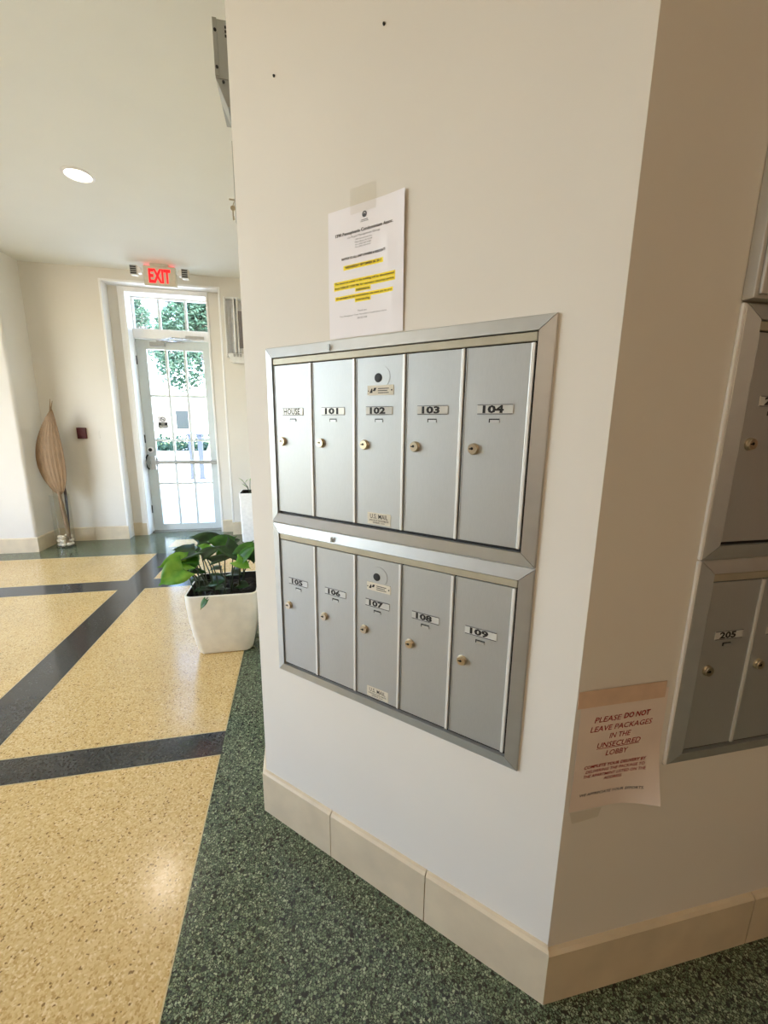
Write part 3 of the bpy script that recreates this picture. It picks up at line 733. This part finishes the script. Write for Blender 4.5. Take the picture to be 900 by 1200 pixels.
# ------------------------------------------------------------------ planters
def rounded_rect(x0, x1, y0, y1, r, n=5):
    out = []
    for cx, cy, a0 in ((x1-r, y1-r, 0), (x0+r, y1-r, 90), (x0+r, y0+r, 180), (x1-r, y0+r, 270)):
        for k in range(n+1):
            a = math.radians(a0+90*k/n); out.append((cx+r*math.cos(a), cy+r*math.sin(a)))
    return out
def planter_mesh(bot, top, h, wall=.014, r=.045, lip=.055):
    mb = MB(); rings = []
    def add(f, z, ins=0):
        q = [bot[i]+(top[i]-bot[i])*f for i in range(4)]
        rings.append([mb.bm.verts.new((x, y, z)) for x, y in rounded_rect(q[0]+ins, q[1]-ins, q[2]+ins, q[3]-ins, max(.012, r-ins))])
    add(0, 0, .012); add(0, .012)
    for k in range(1, 8):
        f = k/8; add(math.sin(f*math.pi/2*.96), h*f)
    add(1, h-.004); add(1, h, .004); add(1, h, wall-.003); add(1, h-.004, wall); add(.93, h-lip-.02, wall)
    for q, (a, b) in enumerate(zip(rings, rings[1:])):
        n = len(a)
        for k in range(n):
            f = mb.bm.faces.new((a[k], a[(k+1)%n], b[(k+1)%n], b[k])); f.smooth = True; f.material_index = 1 if q >= len(rings)-3 else 0
    mb.bm.faces.new(rings[0][::-1]); mb.bm.faces.new(rings[-1])
    return mb
def bumpy_disc(x0, x1, y0, y1, z, amp, n=14):
    mb = MB(); pts = []; fs = []
    for j in range(n+1):
        for i in range(n+1):
            edge = min(i, j, n-i, n-j)
            pts.append((x0+(x1-x0)*i/n, y0+(y1-y0)*j/n, z+(random.random()*amp if edge else -.01)))
    for j in range(n):
        for i in range(n): a = j*(n+1)+i; fs.append((a, a+1, a+n+2, a+n+1))
    return mb.poly(pts, fs)
def leaf_mesh(L, W, fold, droop, lobes=.35, nL=8):
    """arrow-heart leaf from the stalk (0,0,0) towards +x; lobes reach back behind the stalk"""
    mb = MB(); rows = []
    for i in range(nL+1):
        s_ = i/nL
        w_ = W*.5*(math.sin(math.pi*min(1, (s_*.94+.16))**.82)**.75 if s_ < 1 else 0)
        if i == 0: w_ = W*.46
        row = []
        for k in (-2, -1, 0, 1, 2):
            v = k/2.0
            x = s_*L - (lobes*L*.55*abs(v)**1.3*(1-s_)**2.0)
            y = v*w_
            z = fold*abs(v)*w_ - droop*L*s_**2 + .012*math.sin(s_*9+k)*abs(v)*L*1.2
            row.append(mb.bm.verts.new((x, y, z)))
        rows.append(row)
    for a, b in zip(rows, rows[1:]):
        for k in range(4):
            try: f = mb.bm.faces.new((a[k], a[k+1], b[k+1], b[k])); f.smooth = True
            except ValueError: pass
    return mb
def put_leaf(root, base, tip, W, mat, soilz, foot=None, roll=0, fold=.25, droop=.12, stalk=True, org=(0,0,0), nrm=(0,-.45,.9)):
    base, tip, org = Vector(base), Vector(tip), Vector(org)
    d = tip-base; L = d.length
    mb = leaf_mesh(L, W, fold, droop)
    o = mb.obj('leaf', mat, root, recalc=False)
    x = d.normalized(); zup = Vector(nrm)
    y = zup.cross(x).normalized(); z = x.cross(y)
    Rm = Matrix((x, y, z)).transposed().to_4x4() @ Matrix.Rotation(roll, 4, 'X')
    ML = Matrix.Translation(base-org) @ Rm; o.matrix_local = ML
    so_ = o.modifiers.new('thickness', 'SOLIDIFY'); so_.thickness = .0012
    if stalk and foot is not None:
        f_ = Vector(foot); m_ = (f_+base)/2+Vector((0, 0, .03)); m_.x = f_.x*.55+base.x*.45
        inv = ML.inverted()
        st = MB().tube([inv @ (p-org) for p in (f_, m_, base)], [.0042, .0036, .0028], 6).obj('stalk', M['stalk'], o)
    return o
PO = Vector((-.47, 2.66, 0))
pp = tag(empty('potted_plant', PO), 'leafy green plant in a large cream tapered planter standing on the yellow floor', 'plant')
pm = planter_mesh((-.155, .165, -.175, .14), (-.20, .215, -.22, .19), .40)
pm.obj('planter', [M['planter'], M['soil']], pp)
bumpy_disc(-.182, .197, -.202, .172, .355, .02).obj('soil', M['soil'], pp)
LV = [ # base, tip, width, tone, roll
 ((-.655,2.45,.573),(-.775,2.38,.515),.125,'leaf_light',.35),
 ((-.655,2.52,.590),(-.785,2.44,.603),.11,'leaf_light',-.2),
 ((-.620,2.60,.621),(-.764,2.52,.600),.16,'leaf_dark',.45),
 ((-.685,2.58,.605),(-.575,2.50,.585),.13,'leaf_mid',.5),
 ((-.755,2.75,.585),(-.660,2.80,.630),.075,'leaf_dark',.25),
 ((-.635,2.75,.645),(-.480,2.80,.690),.10,'leaf_dark',.25),
 ((-.520,2.70,.622),(-.390,2.75,.678),.115,'leaf_mid',.35),
 ((-.580,2.60,.598),(-.485,2.65,.646),.085,'leaf_dark',.3),
 ((-.590,2.65,.625),(-.525,2.68,.638),.07,'leaf_light',.6),
 ((-.520,2.55,.575),(-.395,2.60,.600),.075,'leaf_dark',.2),
 ((-.445,2.60,.660),(-.330,2.52,.575),.10,'leaf_dark',-.3),
 ((-.357,2.55,.602),(-.275,2.60,.690),.09,'leaf_mid',.4),
 ((-.370,2.50,.590),(-.285,2.46,.550),.075,'leaf_light',.2),
 ((-.424,2.78,.626),(-.379,2.80,.643),.05,'leaf_dark',.2),
 ((-.666,2.70,.598),(-.608,2.70,.620),.055,'leaf_dark',.3),
 ((-.645,2.55,.548),(-.588,2.55,.580),.06,'leaf_mid',.3),
 ((-.679,2.60,.513),(-.549,2.60,.491),.05,'leaf_dark',.3),
 ((-.539,2.415,.389),(-.573,2.395,.339),.034,'leaf_mid',.9),
 ((-.330,2.50,.605),(-.262,2.50,.680),.09,'leaf_mid',.4),
 ((-.300,2.55,.575),(-.270,2.58,.640),.07,'leaf_dark',.5),
 ((-.335,2.66,.600),(-.250,2.72,.640),.08,'leaf_mid',.2),
 # low leaves inside the planter, their shade put into the darker green
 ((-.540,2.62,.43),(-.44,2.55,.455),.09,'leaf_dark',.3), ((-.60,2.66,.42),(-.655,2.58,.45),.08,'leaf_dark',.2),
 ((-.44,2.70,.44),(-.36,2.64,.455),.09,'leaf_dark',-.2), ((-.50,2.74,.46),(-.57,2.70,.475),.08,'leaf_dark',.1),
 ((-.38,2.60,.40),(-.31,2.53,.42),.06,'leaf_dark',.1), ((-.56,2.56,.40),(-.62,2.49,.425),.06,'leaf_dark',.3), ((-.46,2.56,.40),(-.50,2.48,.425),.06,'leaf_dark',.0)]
for i, (b_, t_, w_, tone, roll) in enumerate(LV):
    foot = (max(-.63, min(-.30, b_[0]*.6-.19+random.uniform(-.03, .03))), 2.60+random.uniform(-.08, .12), .35)
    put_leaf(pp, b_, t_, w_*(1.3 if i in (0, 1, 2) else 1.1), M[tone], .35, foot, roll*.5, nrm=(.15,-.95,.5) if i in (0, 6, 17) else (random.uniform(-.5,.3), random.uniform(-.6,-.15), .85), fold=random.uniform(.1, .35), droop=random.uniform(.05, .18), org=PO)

P2 = Vector((-.50, 5.18, 0))
p2 = tag(empty('potted_plant', P2), 'tall white planter with a sparse twig plant, right of the entrance door', 'plant')
planter_mesh((-.16, .16, -.16, .14), (-.17, .17, -.165, .15), .60, r=.03).obj('planter', [M['white_plastic'], M['soil']], p2)
bumpy_disc(-.150, .150, -.148, .132, .55, .015).obj('soil', M['soil'], p2)
for b_, t_ in (((-.625,5.15,.72),(-.665,5.12,.775)), ((-.61,5.16,.70),(-.575,5.12,.76)), ((-.60,5.17,.66),(-.64,5.15,.70)), ((-.55,5.18,.74),(-.50,5.15,.80)), ((-.47,5.18,.70),(-.42,5.15,.74))):
    put_leaf(p2, b_, t_, .022, M['leaf_light'], .55, (-.56, 5.18, .555), .2, org=P2)

# ------------------------------------------------------------------ dried palm in a glass vase with pebbles
VX, VY = -2.60, 5.20
vs = tag(empty('glass_vase', (VX, VY, 0)), 'tall clear glass cylinder vase in the left corner', 'vase')
R_ = .092
MB().lathe([(R_,0),(R_,.60),(R_-.004,.602),(R_-.007,.60),(R_-.007,.012),(.0,.012)], seg=32).obj('cylinder', M['vase_glass'], vs)
po = tag(empty('dried_palm_sheath', (VX+.02, VY, .085)), 'tan dried palm sheath standing upright in the glass vase', 'palm')
def palm():
    mb = MB(); n = 22; m = 14; rows = []
    for i in range(n+1):
        s_ = i/n
        zz = .52+.93*s_
        wd = .125*math.sin(math.pi*(s_**.80))**.85+.012*(1-s_)+.003
        cx = -.005+.03*s_-.058*math.sin(math.pi*s_)
        row = []
        for k in range(m+1):
            v = -1+2*k/m
            row.append(mb.bm.verts.new((cx+wd*v, -.035*math.cos(v*1.45)*(wd/.125)**.7+(.003 if k % 2 else 0)+.01*s_, zz)))
        rows.append(row)
    for a, b in zip(rows, rows[1:]):
        for k in range(m): mb.bm.faces.new((a[k], a[k+1], b[k+1], b[k]))
    return mb
o = palm().obj('blade', M['palm'], po); so_ = o.modifiers.new('thickness', 'SOLIDIFY'); so_.thickness = .006
MB().tube([(.025,-.0,.0),(.015,-.012,.20),(.0,-.02,.42),(-.008,-.018,.56)], [.018,.022,.022,.014], 10).obj('stem', M['palm'], po)
MB().tube([(.020,-.012,1.42),(.030,-.01,1.50),(.034,-.008,1.55)], [.008,.004,.002], 6).obj('tip', M['palm'], po)
MB().tube([(.026,-.012,1.42),(.052,-.006,1.53)], [.006,.002], 6).obj('tip', M['palm'], po)
st = tag(MB().tube([(.030,.035,.02),(.045,.03,.3),(.050,.03,.52),(.045,.028,.68),(.038,.028,.80)], [.008,.011,.016,.010,.004], 8).obj('dry_stem', M['stick']), 'dark brown dry stem in the vase behind the palm sheath', 'stem')
st.location = (VX, VY, .085)
random.seed(3)
k = 0
rocks = [(0, r0, a, z, lay, w_) for lay, z, r0, names in (
    ('lowest layer', .036, .056, ('front', 'front right', 'right', 'back', 'back left', 'left')),
    ('middle layer', .080, .053, ('front left', 'front', 'right', 'back right', 'left')),
    ('top layer', .122, .048, ('front', 'right', 'back', 'left')))
    for w_ in names for a in [{'front': -90, 'front right': -35, 'right': 12, 'back right': 55, 'back': 92, 'back left': 145, 'left': 190, 'front left': -140}[w_]]]
for i, (_, r0, a, z, lay, w_) in enumerate(rocks):
    bm = bmesh.new(); bmesh.ops.create_icosphere(bm, subdivisions=2, radius=.0265)
    for v in bm.verts: v.co *= 1+.10*math.sin(v.co.x*90+i)*math.cos(v.co.y*70+i*2)
    for f in bm.faces: f.smooth = True
    mb = MB(); mb.bm.free(); mb.bm = bm
    o = mb.obj('pebble', M['pebble']); o.location = (VX+r0*math.cos(math.radians(a)), VY+r0*math.sin(math.radians(a)), z); o.scale = (1, .96, .80); o.rotation_euler = (0, 0, i*1.3)
    tag(o, 'cream pebble in the glass vase, %s, at the %s' % (lay, w_), 'pebble', 'pebbles in the glass vase')

# ------------------------------------------------------------------ outside the entrance
struct(MB().box(-30, 20, YD+.12, 16, -.14, -.02).obj('forecourt', M['paving']))
struct(MB().box(-60, 50, 16, 30, -.2, -.06).obj('street', M['paving']))
struct(MB().box(-60, 50, 30, 60, -.2, -.04).obj('lawn', M['lawn']))
hs = tag(empty('white_house', (-12.3, 34, 0)), 'sunlit white house across the street, seen through the door glass', 'building')
MB().box(-9, 2.2, 0, 8, 0, 9.5).obj('wall', M['stucco'], hs); MB().box(2.2, 9, 1.5, 8, 0, 3.6).obj('wing', M['stucco'], hs)
MB().box(-9.3, 2.5, -.3, 8.3, 9.5, 9.9).obj('roof', M['stucco'], hs); MB().box(2.5, 9.3, 1.2, 8.3, 3.6, 3.9).obj('roof', M['stucco'], hs)
for x, z in ((-7,1),(-4,1),(-1,1),(-7,5),(-4,5),(-1.2,5)):
    wf = MB().box(x, x+1.3, -.06, 0, z, z+1.6).obj('window', M['white_trim'], hs)
    MB().box(x+.1, x+1.2, -.09, -.06, z+.1, z+1.5).obj('pane', M['shade_glass'], wf)
for x, z in ((3.2,.9),(5.8,.9)):
    wf = MB().box(x, x+1.1, 1.44, 1.5, z, z+1.6).obj('window', M['white_trim'], hs)
    MB().box(x+.1, x+1.0, 1.40, 1.44, z+.1, z+1.5).obj('pane', M['shade_glass'], wf)
def tree(x, y, h, r, lean, lab, n=2600, seed=1, low=.0):
    rnd = random.Random(seed)
    root = tag(empty('street_tree', (x, y, -.05)), lab, 'tree')
    tb = MB()
    for a in range(5):
        ang = a*1.256; tb.tube([(.8*math.cos(ang), .8*math.sin(ang), 0), (.28*math.cos(ang), .28*math.sin(ang), h*.12), (lean*.4+.1*math.cos(ang), .1*math.sin(ang), h*.3)], [.10,.13,.12], 7)
    tb.tube([(0,0,0),(lean*.4,0,h*.3),(lean,0,h*.62),(lean*1.3,.2,h*.85)], [.3,.26,.20,.08], 9)
    for a in range(5):
        ang = a*1.3+.4; tb.tube([(lean*.7,0,h*.45),(lean+r*.4*math.cos(ang), r*.4*math.sin(ang), h*.66),(lean+r*.75*math.cos(ang), r*.75*math.sin(ang), h*.8)], [.12,.08,.03], 6)
    tb.obj('trunk', M['bark'], root)
    fo = MB()
    blobs = [(lean+rnd.uniform(-.7,.7)*r, rnd.uniform(-.7,.7)*r, h*rnd.uniform(.42+low,.95), r*rnd.uniform(.28,.5)) for _ in range(22)]
    for _ in range(n):
        bx, by, bz, br_ = rnd.choice(blobs)
        v = Vector((rnd.gauss(0,1), rnd.gauss(0,1), rnd.gauss(0,1))).normalized()*br_*rnd.uniform(.6,1.0)
        c = Vector((bx, by, bz))+v*Vector((1,1,.75)).length/1.6
        a1 = Vector((rnd.gauss(0,1), rnd.gauss(0,1), rnd.gauss(0,.6))).normalized(); a2 = a1.orthogonal().normalized(); s_ = rnd.uniform(.06,.13)
        fo.poly([c-a1*s_, c+a2*s_*.5, c+a1*s_, c-a2*s_*.5], [(0,1,2,3)])
    f_ = fo.obj('foliage', M['tree_leaf'], root, recalc=False); f_['kind'] = 'stuff'
tree(-3.3, 20.5, 8.6, 2.3, -.4, 'large leafy tree outside, filling the right panes of the door', 22000, 4)
tree(-9.7, 30, 11, 1.15, .3, 'slim leafy tree outside, seen in the left transom pane', 3600, 9, .15)
hd = tag(empty('clipped_hedge', (-6.5, 25, -.06)), 'low green hedge along the street outside the door', 'hedge')
fo = MB(); rnd = random.Random(5)
for _ in range(2600):
    c = Vector((rnd.uniform(-3,3), rnd.uniform(-.4,.4), rnd.uniform(0,.75)*(.8+.4*math.sin(rnd.uniform(0,6)))))
    a1 = Vector((rnd.gauss(0,1), rnd.gauss(0,1), rnd.gauss(0,1))).normalized(); a2 = a1.orthogonal().normalized()
    fo.poly([c-a1*.09, c+a2*.05, c+a1*.09, c-a2*.05], [(0,1,2,3)])
f_ = fo.obj('foliage', M['tree_leaf'], hd, recalc=False); f_['kind'] = 'stuff'
for i, (x, lab) in enumerate(((-2.62, 'left pale blue grey gate post outside the entrance door'), (-2.40, 'right pale blue grey gate post outside the entrance door'))):
    g = tag(empty('gate_post', (x, 11.5, -.02)), lab, 'post', 'gate posts outside the door')
    MB().box(-.055, .055, -.055, .055, 0, 1.12).obj('shaft', M['post'], g, bevel=.01); MB().box(-.075, .075, -.075, .075, 1.12, 1.17).obj('cap', M['post'], g, bevel=.01)
    MB().box(-.08, .08, -.08, .08, 0, .03).obj('foot_plate', M['post'], g)
